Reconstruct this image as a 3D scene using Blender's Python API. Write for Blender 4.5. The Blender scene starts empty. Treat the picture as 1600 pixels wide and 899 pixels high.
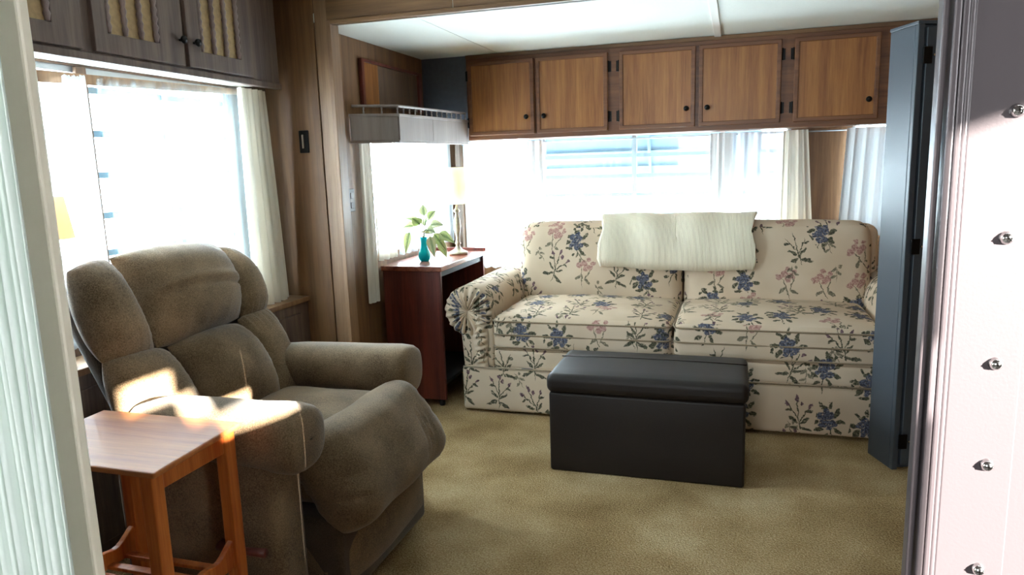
import bpy, bmesh, math, random
from mathutils import Vector, Matrix, Euler
random.seed(7)
S = bpy.context.scene
COL = S.collection
R = math.radians
PI = math.pi

# ---------------------------------------------------------------- camera
EYE = (0.0, 0.0, 1.25)
def set_camera(yaw, pitch, roll, f):
    cy, sy, cp, sp = math.cos(yaw), math.sin(yaw), math.cos(pitch), math.sin(pitch)
    fw = Vector((-sy*cp, cy*cp, -sp)); r = Vector((cy, sy, 0)); u = r.cross(fw)
    r2 = r*math.cos(roll)+u*math.sin(roll); u2 = -r*math.sin(roll)+u*math.cos(roll)
    m = Matrix(((r2.x, u2.x, -fw.x, EYE[0]), (r2.y, u2.y, -fw.y, EYE[1]), (r2.z, u2.z, -fw.z, EYE[2]), (0, 0, 0, 1)))
    cd = bpy.data.cameras.new('camera'); cd.sensor_width = 36; cd.lens = f/1600*36
    cd.clip_start = 0.02; cd.clip_end = 200
    o = bpy.data.objects.new('camera', cd); COL.objects.link(o); o.matrix_world = m
    S.camera = o
set_camera(R(17.411), R(9.665), R(-1.758), 1119.67)

# ---------------------------------------------------------------- world, sun, exposure
W = bpy.data.worlds.new('world'); S.world = W; W.use_nodes = True
bgn = W.node_tree.nodes['Background']
bgn.inputs[0].default_value = (0.93, 0.98, 1.0, 1); bgn.inputs[1].default_value = 13.0
sd = bpy.data.lights.new('sun', 'SUN'); sd.energy = 25; sd.angle = R(0.6); sd.color = (1.0, 0.95, 0.86)
so = bpy.data.objects.new('sun', sd); COL.objects.link(so)
so.rotation_euler = Vector((-1.2, 1.0, -0.418)).to_track_quat('-Z', 'Y').to_euler()
so.location = (6, -5, 4)
def portal(name, loc, direction, sx, sy):            # guides daylight sampling through the modelled openings
    d = bpy.data.lights.new(name, 'AREA'); d.shape = 'RECTANGLE'; d.size = sx; d.size_y = sy
    d.cycles.is_portal = True
    o = bpy.data.objects.new(name, d); COL.objects.link(o); o.location = loc
    o.rotation_euler = Vector(direction).to_track_quat('-Z', 'Y').to_euler()
S.view_settings.view_transform = 'Standard'; S.view_settings.look = 'None'
S.view_settings.gamma = 1; S.view_settings.use_curve_mapping = False
S.view_settings.exposure = 1.75
S.cycles.max_bounces = 10; S.cycles.diffuse_bounces = 6; S.cycles.transparent_max_bounces = 16
S.cycles.transmission_bounces = 8
S.cycles.sample_clamp_indirect = 12
S.cycles.caustics_reflective = False; S.cycles.caustics_refractive = False

# ---------------------------------------------------------------- materials
def lin(h):
    h = h.lstrip('#'); c = [int(h[i:i+2], 16)/255 for i in (0, 2, 4)]
    return tuple(((x/12.92) if x <= .04045 else ((x+.055)/1.055)**2.4) for x in c)+(1,)
class NT:
    def __init__(s, name):
        s.m = bpy.data.materials.new(name); s.m.use_nodes = True
        s.t = s.m.node_tree; s.b = s.t.nodes['Principled BSDF']; s.out = s.t.nodes['Material Output']
    def n(s, typ, **kw):
        x = s.t.nodes.new(typ)
        for k, v in kw.items():
            if k.startswith('i_'):
                x.inputs[int(k[2:]) if k[2:].isdigit() else k[2:]].default_value = v
            else: setattr(x, k, v)
        return x
    def l(s, a, b): s.t.links.new(a, b)
    def coord(s, scale=(1, 1, 1), out='Object', rot=(0, 0, 0)):
        tc = s.n('ShaderNodeTexCoord'); mp = s.n('ShaderNodeMapping')
        mp.inputs['Scale'].default_value = scale; mp.inputs['Rotation'].default_value = rot
        s.l(tc.outputs[out], mp.inputs[0]); return mp.outputs[0]
    def ramp(s, fac, stops):
        r = s.n('ShaderNodeValToRGB'); e = r.color_ramp.elements
        while len(e) < len(stops): e.new(0.5)
        for q, (p, c) in zip(e, stops): q.position = p; q.color = c
        s.l(fac, r.inputs[0]); return r.outputs[0]
    def bump(s, h, strength=.3, dist=.002):
        b = s.n('ShaderNodeBump'); b.inputs['Strength'].default_value = strength; b.inputs['Distance'].default_value = dist
        s.l(h, b.inputs['Height']); s.l(b.outputs[0], s.b.inputs['Normal'])
def plain(name, col, rough=.6, metal=0, spec=.5, noise=0, scale=40):
    k = NT(name); k.b.inputs['Roughness'].default_value = rough; k.b.inputs['Metallic'].default_value = metal
    k.b.inputs['Specular IOR Level'].default_value = spec
    c = lin(col)
    if noise:
        nz = k.n('ShaderNodeTexNoise', i_Scale=scale, i_Detail=4.0); k.l(k.coord(), nz.inputs['Vector'])
        k.l(k.ramp(nz.outputs[0], [(.3, tuple(x*(1-noise) for x in c[:3])+(1,)), (.7, tuple(min(1, x*(1+noise)) for x in c[:3])+(1,))]), k.b.inputs['Base Color'])
    else: k.b.inputs['Base Color'].default_value = c
    return k.m
def wood(name, dark, light, grain='z', rough=.45, scale=1.0, fine=1.0):
    k = NT(name); k.b.inputs['Roughness'].default_value = rough
    st = {'x': (.7, 14, 14), 'y': (14, .7, 14), 'z': (14, 14, .7)}[grain]
    v = k.coord(tuple(q*scale for q in st))
    a = k.n('ShaderNodeTexNoise', i_Scale=1.6, i_Detail=3.0, i_Distortion=.8); k.l(v, a.inputs['Vector'])
    b = k.n('ShaderNodeTexNoise', i_Scale=9.0*fine, i_Detail=5.0, i_Roughness=.7); k.l(v, b.inputs['Vector'])
    mx = k.n('ShaderNodeMath', operation='MULTIPLY_ADD'); k.l(a.outputs[0], mx.inputs[0]); mx.inputs[1].default_value = .6
    m2 = k.n('ShaderNodeMath', operation='MULTIPLY'); k.l(b.outputs[0], m2.inputs[0]); m2.inputs[1].default_value = .4
    k.l(m2.outputs[0], mx.inputs[2])
    k.l(k.ramp(mx.outputs[0], [(.34, lin(dark)), (.62, lin(light))]), k.b.inputs['Base Color'])
    k.bump(b.outputs[0], .12, .001)
    return k.m
def fabric(name, dark, light, scale=260, rough=.95, bump=.35, sheen=.3):
    k = NT(name); k.b.inputs['Roughness'].default_value = rough; k.b.inputs['Specular IOR Level'].default_value = .15
    k.b.inputs['Sheen Weight'].default_value = sheen; k.b.inputs['Sheen Roughness'].default_value = .5
    v = k.coord()
    a = k.n('ShaderNodeTexNoise', i_Scale=float(scale), i_Detail=3.0); k.l(v, a.inputs['Vector'])
    b = k.n('ShaderNodeTexNoise', i_Scale=7.0, i_Detail=3.0); k.l(v, b.inputs['Vector'])
    mx = k.n('ShaderNodeMath', operation='MULTIPLY_ADD'); k.l(b.outputs[0], mx.inputs[0]); mx.inputs[1].default_value = .45
    m2 = k.n('ShaderNodeMath', operation='MULTIPLY'); k.l(a.outputs[0], m2.inputs[0]); m2.inputs[1].default_value = .55
    k.l(m2.outputs[0], mx.inputs[2])
    k.l(k.ramp(mx.outputs[0], [(.36, lin(dark)), (.64, lin(light))]), k.b.inputs['Base Color'])
    k.bump(a.outputs[0], bump, .002)
    return k.m
def cloth(name, col, trans, clear, weave=0):
    """Curtain cloth: part diffuse, part translucent, part open weave."""
    k = NT(name); t = k.t; t.nodes.remove(k.b)
    d = k.n('ShaderNodeBsdfDiffuse', i_0=lin(col)); tl = k.n('ShaderNodeBsdfTranslucent', i_0=lin(col))
    m = k.n('ShaderNodeMixShader', i_0=trans); k.l(d.outputs[0], m.inputs[1]); k.l(tl.outputs[0], m.inputs[2])
    last = m
    if clear:
        tr = k.n('ShaderNodeBsdfTransparent'); m2 = k.n('ShaderNodeMixShader', i_0=clear)
        k.l(m.outputs[0], m2.inputs[1]); k.l(tr.outputs[0], m2.inputs[2]); last = m2
        if weave:
            nz = k.n('ShaderNodeTexNoise', i_Scale=6.0, i_Detail=4.0); k.l(k.coord((8, 8, .4)), nz.inputs['Vector'])
            mr = k.n('ShaderNodeMapRange', i_1=.3, i_2=.7, i_3=clear-weave, i_4=clear+weave)
            k.l(nz.outputs[0], mr.inputs[0]); k.l(mr.outputs[0], m2.inputs[0])
    k.l(last.outputs[0], k.out.inputs[0])
    return k.m
def floral(name):
    """Cream upholstery printed with blue roses, pink blossoms and green sprigs (UV in metres)."""
    k = NT(name); k.b.inputs['Roughness'].default_value = .85; k.b.inputs['Specular IOR Level'].default_value = .2
    uv = k.n('ShaderNodeTexCoord').outputs['UV']
    def layer(off, cell, rnd):
        SC = 1/cell
        ad = k.n('ShaderNodeVectorMath', operation='ADD'); k.l(uv, ad.inputs[0]); ad.inputs[1].default_value = off
        dn = k.n('ShaderNodeTexNoise', i_Scale=46.0, i_Detail=3.0); k.l(ad.outputs[0], dn.inputs['Vector'])
        dm = k.n('ShaderNodeVectorMath', operation='MULTIPLY_ADD'); k.l(dn.outputs['Color'], dm.inputs[0])
        dm.inputs[1].default_value = (.026, .026, 0); k.l(ad.outputs[0], dm.inputs[2])
        vo = k.n('ShaderNodeTexVoronoi', voronoi_dimensions='2D', i_Scale=SC, i_Randomness=rnd); k.l(ad.outputs[0], vo.inputs['Vector'])
        sb = k.n('ShaderNodeVectorMath', operation='SUBTRACT'); k.l(dm.outputs[0], sb.inputs[0]); k.l(vo.outputs['Position'], sb.inputs[1])
        sep = k.n('ShaderNodeSeparateColor'); k.l(vo.outputs['Color'], sep.inputs[0])
        ang = k.n('ShaderNodeMath', operation='MULTIPLY_ADD', i_1=.9, i_2=-.45); k.l(sep.outputs[1], ang.inputs[0])
        ro = k.n('ShaderNodeVectorRotate', rotation_type='Z_AXIS'); k.l(sb.outputs[0], ro.inputs['Vector']); k.l(ang.outputs[0], ro.inputs['Angle'])
        nrm = k.n('ShaderNodeVectorMath', operation='SCALE'); nrm.inputs['Scale'].default_value = 1/.25; k.l(ro.outputs[0], nrm.inputs[0])
        return nrm.outputs[0], sep.outputs[0]
    bn = k.n('ShaderNodeTexNoise', i_Scale=85.0, i_Detail=3.0); k.l(uv, bn.inputs['Vector'])
    bm_ = k.n('ShaderNodeMapRange', i_1=.33, i_2=.43, i_3=.4, i_4=1.0); k.l(bn.outputs[0], bm_.inputs[0]); breakup = bm_.outputs[0]
    def shape(v, ells):
        cur = None
        for cx, cy, a, b, th in ells:
            mp = k.n('ShaderNodeMapping', vector_type='TEXTURE'); mp.inputs['Location'].default_value = (cx, cy, 0)
            mp.inputs['Rotation'].default_value = (0, 0, R(th)); mp.inputs['Scale'].default_value = (a, b, 1)
            k.l(v, mp.inputs[0]); ln = k.n('ShaderNodeVectorMath', operation='LENGTH'); k.l(mp.outputs[0], ln.inputs[0])
            o = ln.outputs['Value']
            if cur is None: cur = o
            else:
                mi = k.n('ShaderNodeMath', operation='MINIMUM'); k.l(cur, mi.inputs[0]); k.l(o, mi.inputs[1]); cur = mi.outputs[0]
        mr = k.n('ShaderNodeMapRange', i_1=1.08, i_2=.86, i_3=0.0, i_4=1.0); k.l(cur, mr.inputs[0])
        bk = k.n('ShaderNodeMath', operation='MULTIPLY'); k.l(mr.outputs[0], bk.inputs[0]); k.l(breakup, bk.inputs[1]); return bk.outputs[0]
    nz = k.n('ShaderNodeTexNoise', i_Scale=120.0, i_Detail=2.0); k.l(uv, nz.inputs['Vector'])
    tone = lambda a, b: k.ramp(nz.outputs[0], [(.38, lin(a)), (.62, lin(b))])
    base = k.n('ShaderNodeTexNoise', i_Scale=5.0); k.l(uv, base.inputs['Vector'])
    col = k.ramp(base.outputs[0], [(.3, lin('#c6b198')), (.7, lin('#d4c1a9'))])
    leafc, bluec, pinkc, mauvec = tone('#20241d', '#5c5d48'), tone('#23283a', '#5d657a'), tone('#875552', '#bd938a'), tone('#3f2b36', '#7d5f69')
    def put(col, mask, sel, lo, hi, c, op=.95):
        g = k.n('ShaderNodeMath', operation='GREATER_THAN', i_1=lo); k.l(sel, g.inputs[0])
        h = k.n('ShaderNodeMath', operation='LESS_THAN', i_1=hi); k.l(sel, h.inputs[0])
        m = k.n('ShaderNodeMath', operation='MULTIPLY'); k.l(g.outputs[0], m.inputs[0]); k.l(h.outputs[0], m.inputs[1])
        m2 = k.n('ShaderNodeMath', operation='MULTIPLY'); k.l(m.outputs[0], m2.inputs[0]); k.l(mask, m2.inputs[1])
        m3 = k.n('ShaderNodeMath', operation='MULTIPLY', i_1=op); k.l(m2.outputs[0], m3.inputs[0])
        x = k.n('ShaderNodeMix', data_type='RGBA'); k.l(m3.outputs[0], x.inputs[0]); k.l(col, x.inputs[6]); k.l(c, x.inputs[7])
        return x.outputs[2]
    v, sel = layer((3.3, 1.7, 0), .176, .62)
    # rose: leaves round blooms on a stem
    col = put(col, shape(v, [(-.21, .16, .09, .042, -25), (-.2, .0, .09, .045, 35), (-.15, -.13, .085, .038, -10), (.19, .14, .095, .042, 55), (.22, -.03, .085, .044, -15), (.1, .3, .07, .032, 70), (-.06, .31, .06, .03, 115), (.05, -.26, .009, .17, 8), (.15, -.2, .085, .034, -50), (-.06, -.27, .08, .032, 40), (.0, .24, .06, .04, 10), (-.28, .09, .05, .024, 60)]), sel, -1, .4, leafc)
    col = put(col, shape(v, [(-.07, .12, .085, .07, 0), (.06, .1, .08, .08, 0), (-.03, -.0, .1, .075, 20), (.1, -.05, .07, .062, 0), (-.1, -.06, .055, .045, 0), (.03, -.11, .07, .055, 0), (.02, .19, .055, .045, 0)]), sel, -1, .4, bluec)
    # blossom spray in pink
    col = put(col, shape(v, [(-.02, -.14, .012, .25, 12), (.1, -.05, .012, .16, -25), (-.1, -.16, .09, .032, 40), (.12, -.22, .09, .032, -35)]), sel, .4, .54, leafc, .8)
    col = put(col, shape(v, [(-.13, .12, .075, .065, 0), (-.02, .17, .07, .07, 0), (.1, .1, .075, .065, 0), (.03, .05, .065, .06, 0), (.17, .2, .05, .05, 0), (.05, .27, .05, .05, 0)]), sel, .4, .54, pinkc, .85)
    # sprig of narrow leaves with mauve buds
    col = put(col, shape(v, [(.0, -.02, .013, .37, 6), (-.09, .08, .011, .2, 32), (.09, .02, .011, .2, -30), (-.12, -.24, .13, .036, 28), (.14, -.26, .13, .036, -24), (.1, -.08, .1, .028, 40), (-.1, -.06, .1, .028, -38), (-.17, .12, .065, .024, 10), (.18, .1, .065, .024, -10)]), sel, .54, 2, leafc)
    col = put(col, shape(v, [(-.03, .33, .03, .07, 6), (-.2, .24, .028, .06, 32), (.2, .2, .028, .06, -30), (.04, .24, .03, .05, 0)]), sel, .54, .82, mauvec)
    # small scattered leaves between the bouquets
    v2, s2 = layer((9.1, 4.2, 0), .19, .9)
    col = put(col, shape(v2, [(0, 0, .01, .17, 15), (-.06, .07, .07, .028, 40), (.06, .02, .07, .028, -35), (-.05, -.07, .06, .028, 35), (.04, .15, .03, .04, 0)]), s2, .2, .8, leafc, .75)
    k.l(col, k.b.inputs['Base Color'])
    wv = k.n('ShaderNodeTexNoise', i_Scale=420.0); k.l(uv, wv.inputs['Vector']); k.bump(wv.outputs[0], .15, .001)
    return k.m
def carpet(name):
    k = NT(name); k.b.inputs['Roughness'].default_value = 1; k.b.inputs['Specular IOR Level'].default_value = .05
    v = k.coord()
    a = k.n('ShaderNodeTexNoise', i_Scale=170.0, i_Detail=4.0, i_Roughness=.7); k.l(v, a.inputs['Vector'])
    b = k.n('ShaderNodeTexNoise', i_Scale=3.0, i_Detail=3.0); k.l(v, b.inputs['Vector'])
    c = k.n('ShaderNodeTexVoronoi', i_Scale=190.0); k.l(v, c.inputs['Vector'])
    x = k.n('ShaderNodeMath', operation='MULTIPLY_ADD', i_1=.65); k.l(a.outputs[0], x.inputs[0])
    y = k.n('ShaderNodeMath', operation='MULTIPLY', i_1=.35); k.l(b.outputs[0], y.inputs[0]); k.l(y.outputs[0], x.inputs[2])
    k.l(k.ramp(x.outputs[0], [(.37, lin('#7c6340')), (.5, lin('#b0956a')), (.63, lin('#d8c49c'))]), k.b.inputs['Base Color'])
    h = k.n('ShaderNodeMath', operation='SUBTRACT'); k.l(a.outputs[0], h.inputs[0]); k.l(c.outputs[0], h.inputs[1])
    k.bump(h.outputs[0], .7, .005)
    return k.m
def glass(name, tint='#f4fbff'):
    k = NT(name); k.t.nodes.remove(k.b)
    tr = k.n('ShaderNodeBsdfTransparent', i_0=lin(tint)); gl = k.n('ShaderNodeBsdfGlossy', i_1=.02)
    fr = k.n('ShaderNodeFresnel', i_0=1.45); m = k.n('ShaderNodeMixShader')
    ge = k.n('ShaderNodeNewGeometry'); bf = k.n('ShaderNodeMath', operation='SUBTRACT', i_0=1.0); k.l(ge.outputs['Backfacing'], bf.inputs[1])
    mu = k.n('ShaderNodeMath', operation='MULTIPLY'); k.l(fr.outputs[0], mu.inputs[0]); k.l(bf.outputs[0], mu.inputs[1]); k.l(mu.outputs[0], m.inputs[0])
    k.l(tr.outputs[0], m.inputs[1]); k.l(gl.outputs[0], m.inputs[2]); k.l(m.outputs[0], k.out.inputs[0]); return k.m
def ribbed(name, col, per, axis='X'):
    k = NT(name); k.b.inputs['Roughness'].default_value = 1; k.b.inputs['Base Color'].default_value = lin(col)
    k.b.inputs['Specular IOR Level'].default_value = .1
    w = k.n('ShaderNodeTexWave', wave_type='BANDS', bands_direction=axis, i_Scale=1/per/ (2*PI) * PI * 1.0, i_Distortion=.6); k.l(k.coord(), w.inputs['Vector'])
    nz = k.n('ShaderNodeTexNoise', i_Scale=300.0); k.l(k.coord(), nz.inputs['Vector'])
    s = k.n('ShaderNodeMath', operation='MULTIPLY_ADD', i_1=.35); k.l(nz.outputs[0], s.inputs[0]); k.l(w.outputs['Fac'], s.inputs[2])
    k.bump(s.outputs[0], .5, .006); return k.m
def leafmat(name, edge, mid):
    k = NT(name); k.b.inputs['Roughness'].default_value = .4
    uv = k.n('ShaderNodeTexCoord').outputs['UV']; sp = k.n('ShaderNodeSeparateXYZ'); k.l(uv, sp.inputs[0])
    nz = k.n('ShaderNodeTexNoise', i_Scale=9.0); k.l(uv, nz.inputs['Vector'])
    a = k.n('ShaderNodeMath', operation='ABSOLUTE'); k.l(sp.outputs[0], a.inputs[0])
    s = k.n('ShaderNodeMath', operation='MULTIPLY_ADD', i_1=.8); k.l(nz.outputs[0], s.inputs[0]); k.l(a.outputs[0], s.inputs[2])
    k.l(k.ramp(s.outputs[0], [(.45, lin(mid)), (.85, lin(edge))]), k.b.inputs['Base Color'])
    tl = k.n('ShaderNodeBsdfTranslucent', i_0=lin(edge)); mx = k.n('ShaderNodeMixShader', i_0=.22)
    k.l(k.b.outputs[0], mx.inputs[1]); k.l(tl.outputs[0], mx.inputs[2]); k.l(mx.outputs[0], k.out.inputs[0])
    return k.m

M = {
 'carpet': carpet('carpet_pile'),
 'panel': wood('oak_panelling', '#5e4028', '#84603f', 'z', .5, .8),
 'panel_trim': wood('oak_trim', '#73533a', '#987656', 'z', .45, .8),
 'header': wood('header_oak', '#563a24', '#7c5a39', 'x', .5, .8),
 'panel_dark': wood('dark_oak', '#4e3d30', '#715b49', 'z', .5, .8),  # darker tone of the oak panelling
 'cab': wood('honey_oak', '#7a4820', '#a66e38', 'z', .38, 1.1),
 'cab_frame': wood('oak_face_frame', '#5a3520', '#7c5030', 'x', .4, 1.1),
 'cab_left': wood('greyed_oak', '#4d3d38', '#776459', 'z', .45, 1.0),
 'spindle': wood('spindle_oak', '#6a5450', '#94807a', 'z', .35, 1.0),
 'cane': plain('tan_insert', '#ae9269', .7, noise=.15, scale=60),
 'bookwood': wood('reddish_walnut', '#441c16', '#77382c', 'z', .35, 1.0),
 'booktop': wood('walnut_top', '#5e2a1e', '#97573f', 'y', .25, 1.0),
 'bookdark': plain('dark_interior', '#1d1a1c', .6),
 'cherry': wood('orange_cherry', '#a84c1c', '#d67e3c', 'z', .35, 1.0),
 'cherrytop': wood('cherry_top', '#985029', '#be7840', 'x', .5, 1.0),
 'ceiling': plain('white_ceiling_board', '#e6e9e2', .8, noise=.02, scale=90),
 'white': plain('white_paint', '#e8e6df', .55),
 'offwhite': plain('offwhite_panel', '#efeade', .6),
 'recl': fabric('taupe_velour', '#54432f', '#9a8163', 300),
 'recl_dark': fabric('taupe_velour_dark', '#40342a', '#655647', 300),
 'floral': floral('floral_print'),
 'piping': fabric('cream_piping', '#7d6b54', '#9c8a70', 300),
 'throw': ribbed('ribbed_cotton', '#f3e9d3', .012),
 'leather': None,
 'black': None,
 'blackmetal': plain('black_metal', '#191716', .35, .7),
 'brass': plain('aged_brass', '#8a7a55', .3, .9),
 'chrome': plain('chrome', '#c8c8c8', .15, 1),
 'lampwood': plain('distressed_lamp_base', '#a79a83', .45, noise=.35, scale=35),
 'shade': cloth('lamp_shade_linen', '#fdf6e2', .65, 0),
 'teal': None,
 'sheer': cloth('sheer_voile', '#e4eef1', .6, .5, .14),
 'sheer_open': cloth('thin_sheer_voile', '#b4c8cf', .6, .82, .07),
 'curtain': cloth('white_curtain_cotton', '#e9e3d6', .13, 0),
 'curtain_dense': cloth('dense_white_curtain', '#dfe3e6', .03, 0),
 'curtain_veil': cloth('veil_white_curtain', '#dde5ee', .05, .015),
 'curtain_thin': cloth('thin_white_curtain', '#d9dde2', .16, .06),
 'curtain_front': cloth('pleated_drape', '#dde6e0', .10, 0),
 'glass': glass('window_glass'),
 'alu': plain('window_aluminium', '#9fa6aa', .4, .6),
 'bar': plain('jalousie_rail', '#7f9aa8', .5, .2),
 'awning': plain('blue_grey_awning', '#3d5a6b', .6),
 'doorskin': None,
 'doorframe': plain('painted_door_trim', '#f0e8d4', .5),
 'ground': plain('porch_concrete', '#a5a09a', .9, noise=.2, scale=12),
 'porch': plain('porch_boards', '#4e4340', .8, noise=.2, scale=12),
 'porchlight': plain('pale_porch_boards', '#9d9a93', .8, noise=.05, scale=12),
 'stem': plain('plant_stem', '#5f7d3d', .5),
 'leaf': leafmat('pothos_leaf', '#dfe7b4', '#3e6b35'),
 'leaf_pale': leafmat('pothos_leaf_pale', '#eef0d2', '#6d9452'),
}
k = NT('black_leatherette'); k.b.inputs['Roughness'].default_value = .5; k.b.inputs['Specular IOR Level'].default_value = .35; k.b.inputs['Base Color'].default_value = lin('#1d1613')
vz = k.n('ShaderNodeTexVoronoi', i_Scale=260.0); k.l(k.coord(), vz.inputs['Vector']); k.bump(vz.outputs[0], .25, .001); M['leather'] = k.m
k = NT('black_cabinet_laminate'); k.b.inputs['Roughness'].default_value = .38; k.b.inputs['Base Color'].default_value = lin('#434a52')
vz = k.n('ShaderNodeTexNoise', i_Scale=300.0); k.l(k.coord(), vz.inputs['Vector']); k.bump(vz.outputs[0], .15, .001); M['black'] = k.m
k = NT('teal_glass'); k.b.inputs['Roughness'].default_value = .06; k.b.inputs['Base Color'].default_value = lin('#18c4cc')
tl = k.n('ShaderNodeBsdfTranslucent', i_0=lin('#1fd3da')); mx = k.n('ShaderNodeMixShader', i_0=.55)
k.l(k.b.outputs[0], mx.inputs[1]); k.l(tl.outputs[0], mx.inputs[2]); k.l(mx.outputs[0], k.out.inputs[0]); M['teal'] = k.m
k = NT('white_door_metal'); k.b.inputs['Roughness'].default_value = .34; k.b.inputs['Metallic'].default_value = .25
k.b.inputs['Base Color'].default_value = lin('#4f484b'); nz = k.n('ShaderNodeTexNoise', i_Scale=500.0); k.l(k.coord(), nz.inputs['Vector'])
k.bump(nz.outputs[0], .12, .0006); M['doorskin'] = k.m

# ---------------------------------------------------------------- geometry helpers
class MB:
    """Collects triangles and quads (world coordinates) for ONE mesh object."""
    def __init__(s): s.v = []; s.f = []
    def add(s, v, f):
        o = len(s.v); s.v += [tuple(p) for p in v]; s.f += [tuple(i+o for i in q) for q in f]; return s
    def box(s, x0, x1, y0, y1, z0, z1):
        v = [(x, y, z) for z in (z0, z1) for y in (y0, y1) for x in (x0, x1)]
        return s.add(v, [(0, 2, 3, 1), (4, 5, 7, 6), (0, 1, 5, 4), (2, 6, 7, 3), (0, 4, 6, 2), (1, 3, 7, 5)])
    def prism(s, poly, d):
        """poly: 3D points of a planar outline, d: extrusion vector."""
        n = len(poly); d = Vector(d); a = [Vector(p) for p in poly]; b = [p+d for p in a]
        return s.add(a+b, [tuple(range(n))[::-1], tuple(range(n, 2*n))]+[(i, (i+1) % n, (i+1) % n+n, i+n) for i in range(n)])
    def grid(s, rows, close_u=False, flip=False):
        nr = len(rows); nc = len(rows[0]); f = []
        for i in range(nr-1):
            for j in range(nc if close_u else nc-1):
                q = (i*nc+j, i*nc+(j+1) % nc, (i+1)*nc+(j+1) % nc, (i+1)*nc+j)
                f.append(q[::-1] if flip else q)
        return s.add([p for r in rows for p in r], f)
    def tube(s, pts, r, n=8, closed=False):
        pts = [Vector(p) for p in pts]; m = len(pts); rows = []; up = None
        for i, p in enumerate(pts):
            a = pts[(i-1) % m] if (closed or i > 0) else p; b = pts[(i+1) % m] if (closed or i < m-1) else p
            t = (b-a).normalized()
            if up is None: up = Vector((0, 0, 1)) if abs(t.z) < .9 else Vector((1, 0, 0))
            x = t.cross(up).normalized(); y = x.cross(t).normalized(); up = y
            rr = r[i] if isinstance(r, (list, tuple)) else r
            rows.append([p+x*rr*math.cos(2*PI*q/n)+y*rr*math.sin(2*PI*q/n) for q in range(n)])
        if closed: rows.append(rows[0])
        s.grid(rows, True)
        if not closed:
            o = len(s.v); k0 = o-len(rows)*n
            s.f.append(tuple(k0+i for i in range(n))[::-1]); s.f.append(tuple(o-n+i for i in range(n)))
        return s
    def lathe(s, prof, c, n=24, axis='z'):
        rows = []
        for r, h in prof:
            row = []
            for q in range(n):
                a = 2*PI*q/n; x, y = r*math.cos(a), r*math.sin(a)
                row.append({'z': (c[0]+x, c[1]+y, c[2]+h), 'y': (c[0]+x, c[1]+h, c[2]+y), 'x': (c[0]+h, c[1]+x, c[2]+y)}[axis])
            rows.append(row)
        o = len(s.v); s.grid(rows, True)
        s.f.append(tuple(o+i for i in range(n))[::-1]); e = len(s.v); s.f.append(tuple(e-n+i for i in range(n)))
        return s
    def cushion(s, c, size, r, puff=(0, 0, 0), n=14, rot=None, wob=0, seed=0):
        """Rounded upholstered block: edge radius r, faces crowned by puff."""
        hx, hy, hz = (q/2 for q in size); H = (hx, hy, hz); rnd = random.Random(seed); ph = [rnd.uniform(0, 6) for _ in range(6)]
        def ticks(h):
            k = max(2, n-6); e = [-h, -h+r*.12, -h+r*.3, -h+r*.6]; i = [-h+r+(2*h-2*r)*q/k for q in range(k+1)]
            return e+i+[-q for q in reversed(e)]
        T = [ticks(h) for h in H]; key = {}; V = []; F = []
        def pt(p):
            kk = tuple(round(q, 5) for q in p)
            if kk in key: return key[kk]
            inn = [max(-h+r, min(h-r, q)) for q, h in zip(p, H)]
            d = Vector([a-b for a, b in zip(p, inn)]); L = d.length
            q = Vector(inn)+(d/L*r if L > 1e-9 else d)
            u = [q[i]/H[i] for i in range(3)]
            for i in range(3):
                if puff[i]:
                    o = [j for j in range(3) if j != i]
                    q[i] += puff[i]*u[i]*max(0, 1-u[o[0]]**2)*max(0, 1-u[o[1]]**2)
            if wob: q += Vector((math.sin(q.y*23+ph[0])+math.sin(q.z*31+ph[1]), math.sin(q.x*27+ph[2])+math.sin(q.z*19+ph[3]), math.sin(q.x*21+ph[4])+math.sin(q.y*29+ph[5])))*wob
            key[kk] = len(V); V.append(q); return key[kk]
        for ax in range(3):
            a, b = [j for j in range(3) if j != ax]
            for sg in (-1, 1):
                for i in range(len(T[a])-1):
                    for j in range(len(T[b])-1):
                        q = []
                        for (ii, jj) in ((i, j), (i+1, j), (i+1, j+1), (i, j+1)):
                            p = [0, 0, 0]; p[ax] = sg*H[ax]; p[a] = T[a][ii]; p[b] = T[b][jj]; q.append(pt(p))
                        if len(set(q)) < 3: continue
                        if (sg > 0) == (ax == 1): q = q[::-1]
                        F.append(tuple(q))
        m = rot.to_matrix() if rot else Matrix.Identity(3); c = Vector(c)
        return s.add([m @ q+c for q in V], F)
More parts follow.
